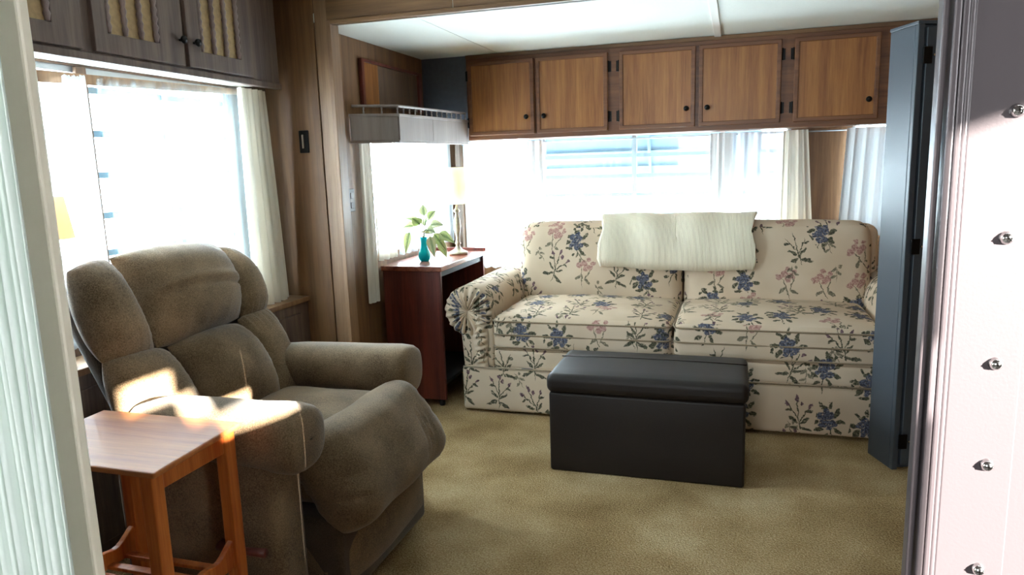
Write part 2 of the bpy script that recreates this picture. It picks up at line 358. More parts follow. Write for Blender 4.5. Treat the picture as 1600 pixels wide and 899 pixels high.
    def pillow(s, quad, nrm, th, back=.03, n=18, bow=(0, 0, 0, 0), wr=.004, seed=0, pw=2.6, groove=None):
        """Soft pad on a quad (bl, br, tr, tl); bow pushes the four edges (b, r, t, l) outwards."""
        bl, br, tr, tl = [Vector(p) for p in quad]; nrm = Vector(nrm).normalized(); rnd = random.Random(seed)
        ph = [rnd.uniform(0, 6) for _ in range(4)]; up = ((tl+tr)-(bl+br)).normalized(); rt = ((br+tr)-(bl+tl)).normalized()
        rows = []; rb = []
        tk = [.5-.5*math.cos(PI*i/n) for i in range(n+1)]
        for t in tk:
            row = []; rw = []
            for u in tk:
                p = bl*(1-u)*(1-t)+br*u*(1-t)+tr*u*t+tl*(1-u)*t
                eu, et = 4*u*(1-u), 4*t*(1-t)
                p = p-up*bow[0]*eu*(1-t)+up*bow[2]*eu*t+rt*bow[1]*et*u-rt*bow[3]*et*(1-u)
                a, b = abs(2*u-1), abs(2*t-1); h = ((1-a**pw)*(1-b**pw))
                h = max(0, h)**.55
                edge = (a**4+b**4)
                w = wr*edge*h*(math.sin(u*38+ph[0])+math.sin(t*33+ph[1])+.6*math.sin((u+t)*24+ph[2]))
                if groove:
                    t0, u0, u1, dp = groove; w -= dp*math.exp(-((t-t0-.03*math.sin(u*5))/.022)**2)*max(0, min(1, (u-u0)*12))*max(0, min(1, (u1-u)*12))
                    w += dp*.6*math.exp(-((t-t0-.03*math.sin(u*5)-.07)/.05)**2)
                w += .0035*edge*math.sin((u if b > a else t)*70+ph[3])*h
                row.append(p+nrm*(th*h+w)); rw.append(p-nrm*back*h)
            rows.append(row); rb.append(rw)
        s.grid(rows); s.grid(rb, flip=True); return s

def mesh_of(name, mb, mat, smooth, uv, origin):
    me = bpy.data.meshes.new(name); o = Vector(origin)
    me.from_pydata([tuple(Vector(p)-o) for p in mb.v], [], mb.f); me.validate(); me.update()
    me.materials.append(mat)
    bm = bmesh.new(); bm.from_mesh(me); bmesh.ops.remove_doubles(bm, verts=bm.verts, dist=1e-5)
    bmesh.ops.recalc_face_normals(bm, faces=bm.faces) if not uv == 'keep' else None
    bm.to_mesh(me); bm.free()
    if smooth: me.polygons.foreach_set('use_smooth', [True]*len(me.polygons))
    if uv in ('box', 'front'):
        ul = me.uv_layers.new(name='uv')
        for p in me.polygons:
            n = p.normal; a = 1 if uv == 'front' else max(range(3), key=lambda i: abs(n[i])*(1.15 if i == 1 else 1))
            for li in p.loop_indices:
                c = me.vertices[me.loops[li].vertex_index].co+o
                ul.data[li].uv = {0: (c.y+5, c.z), 1: (c.x, c.z), 2: (c.x, c.y+2.3)}[a]
    return me
def obj(name, mb, mat, parent=None, smooth=False, bevel=0, uv=None, origin=None, segs=2):
    org = Vector(parent['_o']) if parent is not None else Vector(origin or (0, 0, 0))
    me = mesh_of(name, mb, mat, smooth, uv, org)
    o = bpy.data.objects.new(name, me); COL.objects.link(o); o['_o'] = tuple(org)
    if parent is not None: o.parent = parent
    else: o.location = org
    if bevel:
        b = o.modifiers.new('edge', 'BEVEL'); b.width = bevel; b.segments = segs; b.limit_method = 'ANGLE'; b.angle_limit = R(40)
    return o
def tag(o, label, cat, group=None, kind=None):
    if label: o['label'] = label
    if cat: o['category'] = cat
    if group: o['group'] = group
    if kind: o['kind'] = kind
    return o
def thing(name, label, cat, loc, group=None):
    o = bpy.data.objects.new(name, None); COL.objects.link(o); o.location = loc; o.empty_display_size = .05; o['_o'] = tuple(loc)
    return tag(o, label, cat, group)
def struct(name, mb, mat, label, parent=None, **kw):
    o = obj(name, mb, mat, parent, **kw)
    if parent is None: tag(o, label, 'structure' if False else name.split('_')[0], kind='structure')
    return o
def slab(axis, p0, p1, u, z, holes=()):
    """Wall slab normal to axis ('x' or 'y') between p0 and p1 over u range and z range, with rectangular holes (u0,u1,z0,z1)."""
    us = sorted({*u, *[h[0] for h in holes], *[h[1] for h in holes]}); zs = sorted({*z, *[h[2] for h in holes], *[h[3] for h in holes]})
    solid = lambda i, j: 0 <= i < len(us)-1 and 0 <= j < len(zs)-1 and not any(h[0] <= (us[i]+us[i+1])/2 <= h[1] and h[2] <= (zs[j]+zs[j+1])/2 <= h[3] for h in holes)
    mb = MB(); P = lambda d, a, b: (d, a, b) if axis == 'x' else (a, d, b)
    for i in range(len(us)-1):
        for j in range(len(zs)-1):
            if not solid(i, j): continue
            a, b, c, d = us[i], us[i+1], zs[j], zs[j+1]
            for pp in (p0, p1): mb.add([P(pp, a, c), P(pp, b, c), P(pp, b, d), P(pp, a, d)], [(0, 1, 2, 3)])
            for (di, dj, e) in ((-1, 0, ((a, c), (a, d))), (1, 0, ((b, c), (b, d))), (0, -1, ((a, c), (b, c))), (0, 1, ((a, d), (b, d)))):
                if not solid(i+di, j+dj): mb.add([P(p0, *e[0]), P(p0, *e[1]), P(p1, *e[1]), P(p1, *e[0])], [(0, 1, 2, 3)])
    return mb

# ---------------------------------------------------------------- structure
YH, XS, YB, XL, YF, ZC = 2.93, -1.81, 4.50, -2.08, 0.55, 1.89       # header plane, slide side, back, left wall, door wall, slide ceiling
struct('floor', MB().box(-2.2, 1.6, YF, YB+.1, -.06, 0), M['carpet'], 'beige short pile carpet over the whole trailer floor')
struct('floor_porch', MB().box(-3, 3, -4, YF, -.36, -.3), M['ground'], 'grey concrete porch floor outside the door')
struct('ceiling', MB().box(-2.2, 1.6, YF, YH, 2.1, 2.15), M['ceiling'], 'white ceiling of the main trailer room')
# slide-out ceiling: three boards between hairline and batten
cs = struct('ceiling_slide', MB().box(-1.9, 1.12, YH, YB+.1, ZC+.012, ZC+.05), M['ceiling'], 'low white ceiling over the sofa alcove')
for a, b in ((-1.9, -1.327), (-1.323, -.115), (-.095, 1.12)):
    obj('ceiling_board', MB().box(a, b, YH+.02, YB+.05, ZC, ZC+.012), M['ceiling'], cs)
obj('batten', MB().box(-.122, -.086, YH+.02, 4.08, ZC-.008, ZC+.004), M['white'], cs, bevel=.003)
LW = (1.50, 2.66, .74, 1.615)
struct('wall_left', slab('x', XL-.06, XL, (YF, YH), (0, 2.1), [LW]), M['panel_dark'], 'dark wood left wall around the window behind the recliner')
SW = (3.36, 4.38, .80, 1.42)
struct('wall_slide', slab('x', XS-.05, XS, (YH+.03, YB+.05), (0, ZC+.012), [SW]), M['panel'], 'wood alcove side wall behind the walnut table')
BW, BW2 = (-1.70, .30, .60, 1.43), (.62, .98, .84, 1.43)
struct('wall_back', slab('y', YB, YB+.05, (XS, 1.12), (0, ZC+.012), [BW, BW2]), M['panel'], 'wood back wall behind the floral sofa')
struct('wall_slide_right', slab('x', 1.07, 1.12, (YH+.03, YB+.05), (0, ZC+.012)), M['panel'], 'wood right side wall of the sofa alcove')
struct('wall_right', slab('x', 1.55, 1.6, (YF, YH), (0, 2.1)), M['panel'], 'wood right wall of the main room')
# partition with the alcove opening: column, header and right column, in panels
pt = struct('wall_partition', slab('y', YH+.006, YH+.05, (-2.2, 1.6), (0, 2.15), [(-1.735, 1.07, 0, ZC)]), M['panel_dark'], 'wood partition framing the alcove opening, with header')
for a, b, mt in ((-2.08, -1.803, 'panel'), (-1.797, -1.735, 'panel_trim')):
    obj('panel', MB().box(a, b, YH-.004, YH+.006, 0, 2.1), M[mt], pt, bevel=.002)
obj('panel', MB().box(1.07, 1.6, YH-.004, YH+.006, 0, 2.1), M['panel'], pt, bevel=.002)
for a, b in ((-1.735, -1.14), (-1.136, -.05), (-.046, 1.07)):
    obj('panel', MB().box(a, b, YH-.004, YH+.006, ZC+.012, 2.1), M['header'], pt)
struct('trim_1', MB().box(-1.735, -1.715, YH-.012, YH+.06, 0, ZC+.01), M['panel_trim'], 'oak edge strip down the alcove opening', bevel=.003)
struct('trim_2', MB().box(-1.735, 1.07, YH-.010, YH+.02, ZC-.004, ZC+.014), M['header'], 'dark lip along the bottom of the header', bevel=.002)
struct('trim_3', MB().box(-1.76, -1.725, YB-.05, YB, 0, 1.43), M['panel_dark'], 'dark corner post between the two alcove windows', bevel=.003)
struct('baseboard_left', MB().box(XL, XL+.012, YF, YH-.02, 0, .07), M['panel_dark'], 'dark baseboard along the left wall')

# door wall seen from the porch
fw = struct('wall_front', slab('y', YF, YF+.05, (-2.2, 1.9), (-.3, 2.15), [(-.71, .146, -.06, 1.98)]), M['doorskin'], 'pale metal outer wall around the open doorway')
df = struct('door_1', MB().box(-.684, -.645, YF-.012, YF+.001, -.05, 1.99), M['doorframe'], 'cream painted door frame with metal strike side', bevel=.003)
df['category'] = 'door frame'
for i, (a, b, d) in enumerate(((.1240, .1282, .010), (.1296, .1340, .014), (.1354, .1396, .010), (.1406, .1440, .005))):
    obj('frame_ridge', MB().box(a, b, YF-d, YF+.003, -.05, 1.99), M['doorskin'], df, bevel=.0012)
obj('frame_head', MB().box(-.684, .144, YF-.012, YF+.04, 1.97, 1.99), M['doorskin'], df)
obj('hinge_jamb', MB().box(-.71, -.705, YF+.002, YF+.05, -.05, 1.98), M['doorframe'], df)
obj('flange', MB().box(.1442, .187, YF-.003, YF+.002, -.05, 1.99), M['doorskin'], df, bevel=.001)
for z in (1.275, 1.193, 1.107, 1.034, .955, 1.36):
    x = .1715
    s = obj('screw', MB().lathe([(.0001, -.0045), (.0028, -.0042), (.0042, -.0015), (.0045, 0)], (x, YF-.003, z), 14, 'y'), M['chrome'], df, smooth=True)
    obj('slot', MB().box(x-.0022, x+.0022, YF-.0082, YF-.0070, z-.0005, z+.0005).box(x-.0005, x+.0005, YF-.0082, YF-.0070, z-.0022, z+.0022), M['blackmetal'], s)
# unseen porch shell: roof, plus walls added to shape the sun and dim daylight
struct('ceiling_porch', MB().box(-1.9, 1.3, -1.7, YF-.02, 2.25, 2.3), M['porch'], 'dark board roof over the porch')
struct('wall_porch', slab('x', 1.2, 1.215, (-1.7, YF-.02), (-.3, 2.25), [(-.362, -.2, 1.0, 1.636), (-.62, -.362, 1.445, 1.50), (-.70, -.60, 1.50, 1.575), (-.86, -.67, 1.575, 1.655)]), M['porch'], 'unseen dark board wall added with stepped openings shaped to cut the sunbeam')  # added unseen; steps place the sun patches on recliner, table and door skin
struct('wall_porch_left', slab('x', -1.95, -1.9, (-1.7, YF-.02), (-.3, 2.25), [(-1.1, -.7, 1.2, 1.55)]), M['porchlight'], 'unseen pale wall added to dim the porch, with a sized opening')  # added unseen, like the back wall; small openings keep the doorway dim
struct('wall_porch_back', slab('y', -1.75, -1.7, (-1.95, 1.25), (-.3, 2.25), [(-.8, -.25, 1.05, 1.65)]), M['porchlight'], 'unseen pale wall added behind the viewpoint, opening sized to dim the porch')
portal('portal_porch_back', (-.525, -1.72, 1.35), (0, 1, 0), .55, .6)
portal('portal_porch_left', (-1.92, -.9, 1.375), (1, 0, 0), .4, .35)

# ---------------------------------------------------------------- windows
def window(name, label, axis, p, u0, u1, z0, z1, mull, bars, inward):
    """Aluminium jalousie window; p = plane of the glass."""
    P = (lambda d0, d1, a, b, c, e: MB().box(d0, d1, a, b, c, e)) if axis == 'x' else (lambda d0, d1, a, b, c, e: MB().box(a, b, d0, d1, c, e))
    t = .02
    fr = struct(name, slab(axis, p-.02, p+.02, (u0, u1), (z0, z1), [(u0+t, u1-t, z0+t, z1-t)]), M['alu'], label)
    for q in mull: obj('mullion', P(p-.018, p+.018, q-.014, q+.014, z0+t, z1-t), M['alu'], fr)
    edges = [u0+t]+[x for q in mull for x in (q-.014, q+.014)]+[u1-t]
    for i in range(0, len(edges), 2):
        a, b = edges[i], edges[i+1]; zz = [z0+t]+list(bars)+[z1-t]
        for z in bars: obj('slat_rail', P(p-.012, p+.012, a, b, z-.011, z+.011), M['bar'], fr)
        for c, d in zip(zz[:-1], zz[1:]): obj('pane', P(p-.002, p+.002, a, b, c, d), M['glass'], fr)
    return fr
w1 = window('window_1', 'aluminium jalousie window in the left wall behind the recliner', 'x', XL-.03, *LW, (1.93, 2.31), (.86, .99, 1.12, 1.26, 1.40, 1.545), 1)
obj('post', MB().box(XL-.008, XL+.006, 1.908, 1.950, LW[2], LW[3]), M['panel_dark'], w1, bevel=.002)['label'] = 'dark wooden window post'
window('window_2', 'window in the alcove side wall behind the table lamp', 'x', XS-.025, *SW, (3.87,), (.95, 1.1, 1.25), 1)
window('window_3', 'wide jalousie window in the back wall behind the sofa', 'y', YB+.025, *BW, (-1.18, -.60, -.08), (.70, .81, .925, 1.05, 1.165, 1.29), 1)
window('window_4', 'narrow window in the back wall at the right end', 'y', YB+.025, *BW2, (), (1.05, 1.25), 1)
portal('portal_left', (XL+.002, (LW[0]+LW[1])/2, (LW[2]+LW[3])/2), (1, 0, 0), LW[1]-LW[0], LW[3]-LW[2])
portal('portal_side', (XS+.002, (SW[0]+SW[1])/2, (SW[2]+SW[3])/2), (1, 0, 0), SW[1]-SW[0], SW[3]-SW[2])
portal('portal_back', ((BW[0]+BW[1])/2, YB-.002, (BW[2]+BW[3])/2), (0, -1, 0), BW[1]-BW[0], BW[3]-BW[2])
portal('portal_back_right', ((BW2[0]+BW2[1])/2, YB-.002, (BW2[2]+BW2[3])/2), (0, -1, 0), BW2[1]-BW2[0], BW2[3]-BW2[2])
portal('portal_door', (-.26, YF+.07, .96), (0, 1, 0), .78, 2.0)
# awning of metal slats outside the back window
aw = thing('outside_awning', 'blue grey metal slat awning outside the back window', 'awning', (-.6, 4.6, 1.5))
for i in range(5):
    z = 1.62-.10*i; y = 4.69+.05*i
    obj('slat', MB().prism([(-1.35, y, z), (-1.35, y+.07, z-.105), (-1.35, y+.075, z-.10), (-1.35, y+.005, z+.005)], (1.5, 0, 0)), M['awning'], aw)
for x in (-1.34, -.55, .13):
    obj('arm', MB().prism([(x, 4.575, 1.64), (x, 4.69, 1.63), (x, 4.97, 1.10), (x, 4.94, 1.10)], (.015, 0, 0)), M['awning'], aw)

# ---------------------------------------------------------------- curtains
def curtain(name, label, cat, a, b, zt, zb, folds, amp, mat, group=None, flare=1.0, ruffle=0, seed=1, nu=None, solid=0, zt2=None, shiftb=0):
    """Cloth hung between plan points a and b; folds deepen downwards; zt2 = top height at b."""
    rnd = random.Random(seed); ax, ay = a; bx, by = b; dx, dy = bx-ax, by-ay; L = math.hypot(dx, dy); nx, ny = -dy/L, dx/L
    nu = nu or max(24, int(folds*10)); nv = 14; ph = [rnd.uniform(0, 6) for _ in range(4)]; rows = []
    zt2 = zt if zt2 is None else zt2
    for j in range(nv+1):
        v = j/nv; row = []
        for i in range(nu+1):
            u = i/nu; w = u*folds*2*PI+1.3*math.sin(u*5+ph[0])+.8*math.sin(u*11+ph[1])
            d = amp*(.55+.45*v)*math.sin(w)+amp*.35*math.sin(2.3*w+ph[2]+v*1.5)
            uu = .5+(u-.5)*(1+(flare-1)*v)+.012*math.sin(w*1.7+ph[3])*v/folds*3
            top = zt+(zt2-zt)*u
            z = top+(zb-top)*v
            if ruffle and j == 0: z += ruffle*(.5+.5*math.sin(i*2.1+ph[1])*math.cos(i*.9))
            if j == nv: z += .004*math.sin(w+1)
            row.append((ax+dx*uu+nx*d+shiftb*v*dx/L, ay+dy*uu+ny*d+shiftb*v*dy/L, z))
        rows.append(row)
    o = obj(name, MB().grid(rows), mat, smooth=True, origin=((ax+bx)/2, (ay+by)/2, zb))
    if solid: m = o.modifiers.new('thick', 'SOLIDIFY'); m.thickness = solid; m.offset = 0
    return tag(o, label, cat, group)
XC = -2.035
curtain('sheer_curtain', 'narrow white sheer curtain at the near end of the left window', 'curtain', (XC-.029, 1.50), (XC-.029, 1.88), 1.545, .70, 6, .008, M['sheer'], 'sheers at the left window', ruffle=.012, seed=3, zt2=1.573)
curtain('sheer_curtain', 'bunched greyish curtain edge beside the dark window post', 'curtain', (XC+.022, 1.80), (XC+.022, 1.892), 1.565, .72, 2.5, .012, M['curtain_thin'], 'sheers at the left window', ruffle=.01, seed=14, zt2=1.572)
curtain('sheer_curtain', 'wide white sheer curtain behind the recliner, right of the post', 'curtain', (XC, 1.945), (XC, 2.70), 1.572, .70, 9, .010, M['sheer_open'], 'sheers at the left window', ruffle=.012, seed=5, zt2=1.606)
curtain('pleated_curtain', 'cream pleated curtain at the far end of the left window', 'curtain', (XC+.045, 2.61), (XC+.045, 2.80), 1.606, .672, 4.5, .022, M['curtain'], flare=1.35, seed=6, shiftb=.025)
rod = MB().prism([(XC-.012, 1.45, 1.535), (XC-.012, 2.82, 1.59), (XC-.012, 2.82, 1.612), (XC-.012, 1.45, 1.575)], (-.006, 0, 0))
tag(obj('curtain_rail', rod, M['panel_trim'], origin=(XC, 2.1, 1.57)), 'thin wooden curtain lath sagging across the left window top', 'curtain rail')
XD = XS+.025
curtain('pleated_curtain', 'white opaque curtain hanging left of the walnut table', 'curtain', (XD, 3.245), (XD, 3.345), 1.40, .57, 2, .008, M['curtain'], seed=7)
curtain('pleated_curtain', 'soft white curtain folds behind the table plant', 'curtain', (XD, 3.355), (XD, 3.60), 1.40, .775, 4, .009, M['curtain'], seed=17)
curtain('sheer_curtain', 'white sheer curtain behind the lamp in the alcove side window', 'curtain', (XD, 3.625), (XD, 4.42), 1.40, .775, 10, .009, M['sheer'], seed=8)
YC = YB-.035
curtain('sheer_curtain', 'bright sheer curtain in the back corner beside the lamp', 'curtain', (-1.71, YC), (-1.27, YC), 1.40, .585, 6, .010, M['sheer'], 'sheers at the back window', seed=9)
curtain('pleated_curtain', 'slim white curtain fold beside the sofa top left corner', 'curtain', (-1.29, YC-.02), (-1.165, YC-.02), 1.40, .80, 2, .012, M['curtain_dense'], seed=10)
curtain('sheer_curtain', 'thin sheer curtain in front of the blue slats, above the sofa', 'curtain', (-1.185, YC), (-.60, YC), 1.40, .80, 7, .009, M['sheer_open'], 'sheers at the back window', seed=11)
curtain('sheer_curtain', 'thin sheer curtain over the folded throw', 'curtain', (-.62, YC-.012), (-.12, YC-.012), 1.40, .80, 7, .009, M['sheer_open'], 'sheers at the back window', seed=21)
curtain('pleated_curtain', 'grey white curtain fold behind the right end of the throw', 'curtain', (-.145, YC-.028), (-.02, YC-.028), 1.40, .80, 2, .010, M['curtain_dense'], seed=26)
curtain('sheer_curtain', 'soft white curtain between the throw and the pleated curtain', 'curtain', (-.03, YC), (.275, YC), 1.40, .80, 4, .012, M['curtain_veil'], seed=12)
curtain('pleated_curtain', 'white pleated curtain left of the bare wood wall strip', 'curtain', (.255, YC-.03), (.385, YC-.03), 1.40, .80, 3.5, .014, M['curtain'], flare=1.35, seed=13, shiftb=.02)
curtain('pleated_curtain', 'white pleated curtain between the wood wall strip and black cabinet', 'curtain', (.585, YC-.03), (.96, YC-.03), 1.40, .80, 6, .018, M['curtain_dense'], flare=1.1, seed=15, shiftb=-.01)
tag(obj('curtain_rail', MB().tube([(-1.72, YC+.012, 1.39), (1.0, YC+.012, 1.39)], .004, 8), M['alu'], smooth=True, origin=(-.4, YC, 1.42)), 'slim curtain rail under the honey oak cabinets', 'curtain rail')
rows = []; NP = 20
p0, p1 = Vector((-.6445, YF-.033)), Vector((-.80, YF-.085)); dn = Vector((p1.y-p0.y, p0.x-p1.x)).normalized()
for z in [2.1-.235*j for j in range(11)]:
    row = []
    for i in range(NP*10+1):
        u = i/(NP*10); w = u*NP+.22*math.sin(u*9+.3*z); tri = abs((w % 1)*2-1)
        dd = .012*(tri**1.3)*(.8+.3*math.sin(int(w)*2.4))+.0012*math.sin(u*60+z*3)
        q = p0.lerp(p1, u)-dn*dd; row.append((q.x, q.y, z))
    rows.append(row)
fc = obj('front_curtain', MB().grid(rows), M['curtain_front'], smooth=True, origin=(-.72, YF-.06, -.25))
mm = fc.modifiers.new('thick', 'SOLIDIFY'); mm.thickness = .001
tag(fc, 'pale pleated drape hanging beside the cream door frame', 'curtain')

# ---------------------------------------------------------------- overhead honey oak cabinet (above the sofa)
def ring_door(name, mb_axis, parent, p, u0, u1, z0, z1, out, mat, matf, lip=.022):
    """Door slab with a raised edge frame; p = face plane, out = sign of the outward normal."""
    ax = mb_axis; t = .016
    B = (lambda d0, d1, a, b, c, e: MB().box(min(d0, d1), max(d0, d1), a, b, c, e)) if ax == 'x' else (lambda d0, d1, a, b, c, e: MB().box(a, b, min(d0, d1), max(d0, d1), c, e))
    d = obj(name, B(p, p+out*t, u0, u1, z0, z1), mat, parent, bevel=.003)
    q0, q1 = p+out*t, p+out*(t+.007)
    obj('door_lip', slab(ax, min(q0, q1), max(q0, q1), (u0, u1), (z0, z1), [(u0+lip, u1-lip, z0+lip, z1-lip)]), matf, d, bevel=.004)
    return d
def knob(parent, c, axis, out, mat):
    pr = [(.005, 0), (.005, .010), (.012, .013), (.0145, .019), (.012, .025), (.0001, .027)]
    mb = MB().lathe([(r, h*out) for r, h in pr], c, 16, axis)
    return obj('knob', mb, mat, parent, smooth=True)
KF = 4.08
ov = thing('overhead_cabinet', 'long honey oak wall cabinet with five doors above the sofa', 'cabinet', (-.27, 4.28, 1.43))
ZD0, ZD1 = 1.428, 1.846
obj('body', MB().box(-1.52, 1.065, KF+.012, YB-.002, 1.408, ZC-.002), M['cab_frame'], ov)
obj('face_frame', slab('y', KF, KF+.014, (-1.52, 1.065), (1.402, ZC-.002), []), M['cab_frame'], ov, bevel=.002)
obj('crown_strip', MB().box(-1.52, 1.065, KF-.010, KF, ZC-.022, ZC-.002), M['header'], ov, bevel=.002)
doors = [(-1.505, -1.108, 1), (-1.094, -.686, 0), (-.622, -.216, 1), (-.198, .213, 0), (.275, .672, 1)]
for i, (a, b, right) in enumerate(doors):
    d = ring_door('door', 'y', ov, KF-.001, a, b, ZD0, ZD1, -1, M['cab'], M['cab_frame'])
    kx = b-.045 if right else a+.045
    knob(d, (kx, KF-.017, ZD0+.095), 'y', -1, M['blackmetal'])
    hx = a if right else b
    for z in (ZD1-.075, ZD0+.075):
        sgn = -1 if right else 1
        obj('hinge', MB().box(min(hx, hx+sgn*.018), max(hx, hx+sgn*.018), KF-.006, KF+.001, z-.028, z+.028).tube([(hx+sgn*.004, KF-.010, z-.03), (hx+sgn*.004, KF-.010, z+.03)], .005, 8), M['blackmetal'], d)
M['filler'] = plain('blue_grey_filler', '#5a606b', .5, noise=.08)
fl = struct('trim_4', MB().box(XS, -1.525, KF+.02, KF+.04, 1.40, ZC), M['filler'], 'dark filler board in the corner left of the oak cabinet')

# valance with gallery rail over the alcove side window
va = thing('window_valance', 'wood valance box with spindle gallery above the side window', 'valance', (XS, 3.6, 1.39))
fp = [(XS+.002, 3.20), (-1.625, 3.345), (-1.532, 4.07)]
zb, zt = 1.392, 1.508
def board(p, q, z0, z1, th, nm, mat, par):
    p, q = Vector((*p, 0)), Vector((*q, 0)); d = (q-p).normalized(); n = Vector((d.y, -d.x, 0))*th
    return obj(nm, MB().prism([p+Vector((0, 0, z0)), q+Vector((0, 0, z0)), q+n+Vector((0, 0, z0)), p+n+Vector((0, 0, z0))], (0, 0, z1-z0)), mat, par, bevel=.002)
mid = (-1.583, 3.67)
M['grey_oak'] = wood('greyed_valance_oak', '#8a7e7a', '#a0948f', 'z', .5, .5)
board(fp[0], fp[1], zb, zt, .014, 'end_board', M['grey_oak'], va)
board(fp[1], mid, zb, zt, .014, 'face_board', M['grey_oak'], va); board(mid, fp[2], zb, zt, .014, 'face_board', M['grey_oak'], va)
obj('shelf', MB().prism([(XS+.001, 3.19, zt), (-1.605, 3.335, zt), (-1.512, 4.075, zt), (XS+.001, 4.075, zt)], (0, 0, .014)), M['grey_oak'], va, bevel=.002)
obj('lower_lip', MB().prism([(XS+.001, 3.192, zb-.012), (-1.612, 3.338, zb-.012), (-1.520, 4.07, zb-.012), (-1.545, 4.07, zb-.012), (-1.637, 3.353, zb-.012), (XS+.001, 3.212, zb-.012)], (0, 0, .014)), M['grey_oak'], va, bevel=.002)
g0, g1, g2 = Vector((XS+.008, 3.215, 0)), Vector((-1.622, 3.35, 0)), Vector((-1.53, 4.06, 0))
rz = zt+.052
obj('gallery_rail', MB().tube([g0+Vector((0, 0, rz)), g1+Vector((0, 0, rz)), g2+Vector((0, 0, rz))], .007, 8), M['grey_oak'], va)
pts = [g0.lerp(g1, t) for t in (.25, .65, 1)]+[g1.lerp(g2, (i+1)/13) for i in range(13)]
for p in pts:
    obj('spindle', MB().lathe([(.004, 0), (.0055, .012), (.003, .02), (.0055, .028), (.004, .042)], (p.x, p.y, zt+.012), 8), M['grey_oak'], va, smooth=True)
# little wall cabinet above the valance
wc = thing('wall_cabinet', 'small framed wood cabinet on the alcove side wall above valance', 'cabinet', (XS, 3.66, 1.58))
obj('frame', slab('x', XS+.001, XS+.022, (3.32, 4.04), (1.575, 1.80), [(3.345, 4.00, 1.575, 1.785)]), M['bookwood'], wc, bevel=.002)
obj('door', MB().box(XS+.001, XS+.016, 3.345, 3.50, 1.575, 1.785), M['cab'], wc, bevel=.002)['label'] = 'lighter oak sliding door'
obj('door', MB().box(XS+.001, XS+.010, 3.505, 4.0, 1.575, 1.785), M['panel_dark'], wc, bevel=.002)['label'] = 'dark wood sliding door'

# ---------------------------------------------------------------- left overhead cabinet above the left window
lc = thing('overhead_cabinet', 'grey brown cabinet with spindle doors above the left window', 'cabinet', (-1.99, 2.0, 1.62))
XF = -1.915
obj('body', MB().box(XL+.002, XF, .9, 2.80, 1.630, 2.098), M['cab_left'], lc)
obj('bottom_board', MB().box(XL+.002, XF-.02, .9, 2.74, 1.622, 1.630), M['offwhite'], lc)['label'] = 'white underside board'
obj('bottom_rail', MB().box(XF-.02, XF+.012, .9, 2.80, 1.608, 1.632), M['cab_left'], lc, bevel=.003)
for i, (a, b, o0, o1, ky) in enumerate(((1.40, 1.79, 1.45, 1.685, None), (1.832, 2.215, 1.885, 2.10, 2.197), (2.237, 2.60, 2.305, 2.53, 2.268))):
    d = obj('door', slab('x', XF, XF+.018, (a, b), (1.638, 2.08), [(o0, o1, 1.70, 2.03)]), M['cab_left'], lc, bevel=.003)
    obj('insert', MB().box(XF+.001, XF+.006, o0, o1, 1.70, 2.03), M['cane'], d)['label'] = 'tan insert'
    for q in range(4):
        y = o0+.008+(o1-o0-.016)*q/3
        pr = [(.007, 0)]
        for r in range(11): pr += [(.008, .008+r*.029), (.011, .020+r*.029), (.007, .032+r*.029)]
        obj('spindle', MB().lathe(pr, (XF+.013, y, 1.702), 10), M['spindle'], d, smooth=True)
    if ky: knob(d, (XF+.018, ky, 1.725), 'x', 1, M['blackmetal'])

# ledge cabinet below the left window
lg = thing('window_ledge', 'low wood ledge cabinet running under the left window', 'ledge', (-2.0, 1.9, 0))
obj('top', MB().box(XL+.002, -1.925, .7, YH-.008, .645, .668), M['panel_trim'], lg, bevel=.003)
obj('face', MB().box(XL+.013, -1.94, .7, YH-.008, 0.0, .645), M['cab_left'], lg)
for a, b in ((1.0, 1.6), (1.63, 2.2), (2.23, 2.85)):
    obj('panel', MB().box(-1.94, -1.93, a, b, .08, .60), M['cab_left'], lg, bevel=.003)

# switch plates
sw = thing('wall_switch', 'small chrome switch plate on the wood partition', 'switch', (-1.893, YH-.005, 1.39))
obj('plate', slab('y', YH-.012, YH-.004, (-1.918, -1.868), (1.335, 1.437), []), M['blackmetal'], sw, bevel=.004)
obj('toggle', MB().box(-1.899, -1.887, YH-.020, YH-.012, 1.355, 1.418), M['chrome'], sw, bevel=.002)
ot = thing('wall_outlet', 'pale outlet plate on the alcove side wall by the curtain', 'outlet', (XS, 3.16, 1.1))
obj('plate', MB().box(XS, XS+.007, 3.13, 3.19, 1.05, 1.16), plain('grey_beige_plate', '#6d6159', .5), ot, bevel=.002)
obj('socket', MB().box(XS+.007, XS+.010, 3.148, 3.172, 1.065, 1.095).box(XS+.007, XS+.010, 3.148, 3.172, 1.112, 1.142), plain('grey_beige_socket', '#5d534d', .5), ot, bevel=.002)

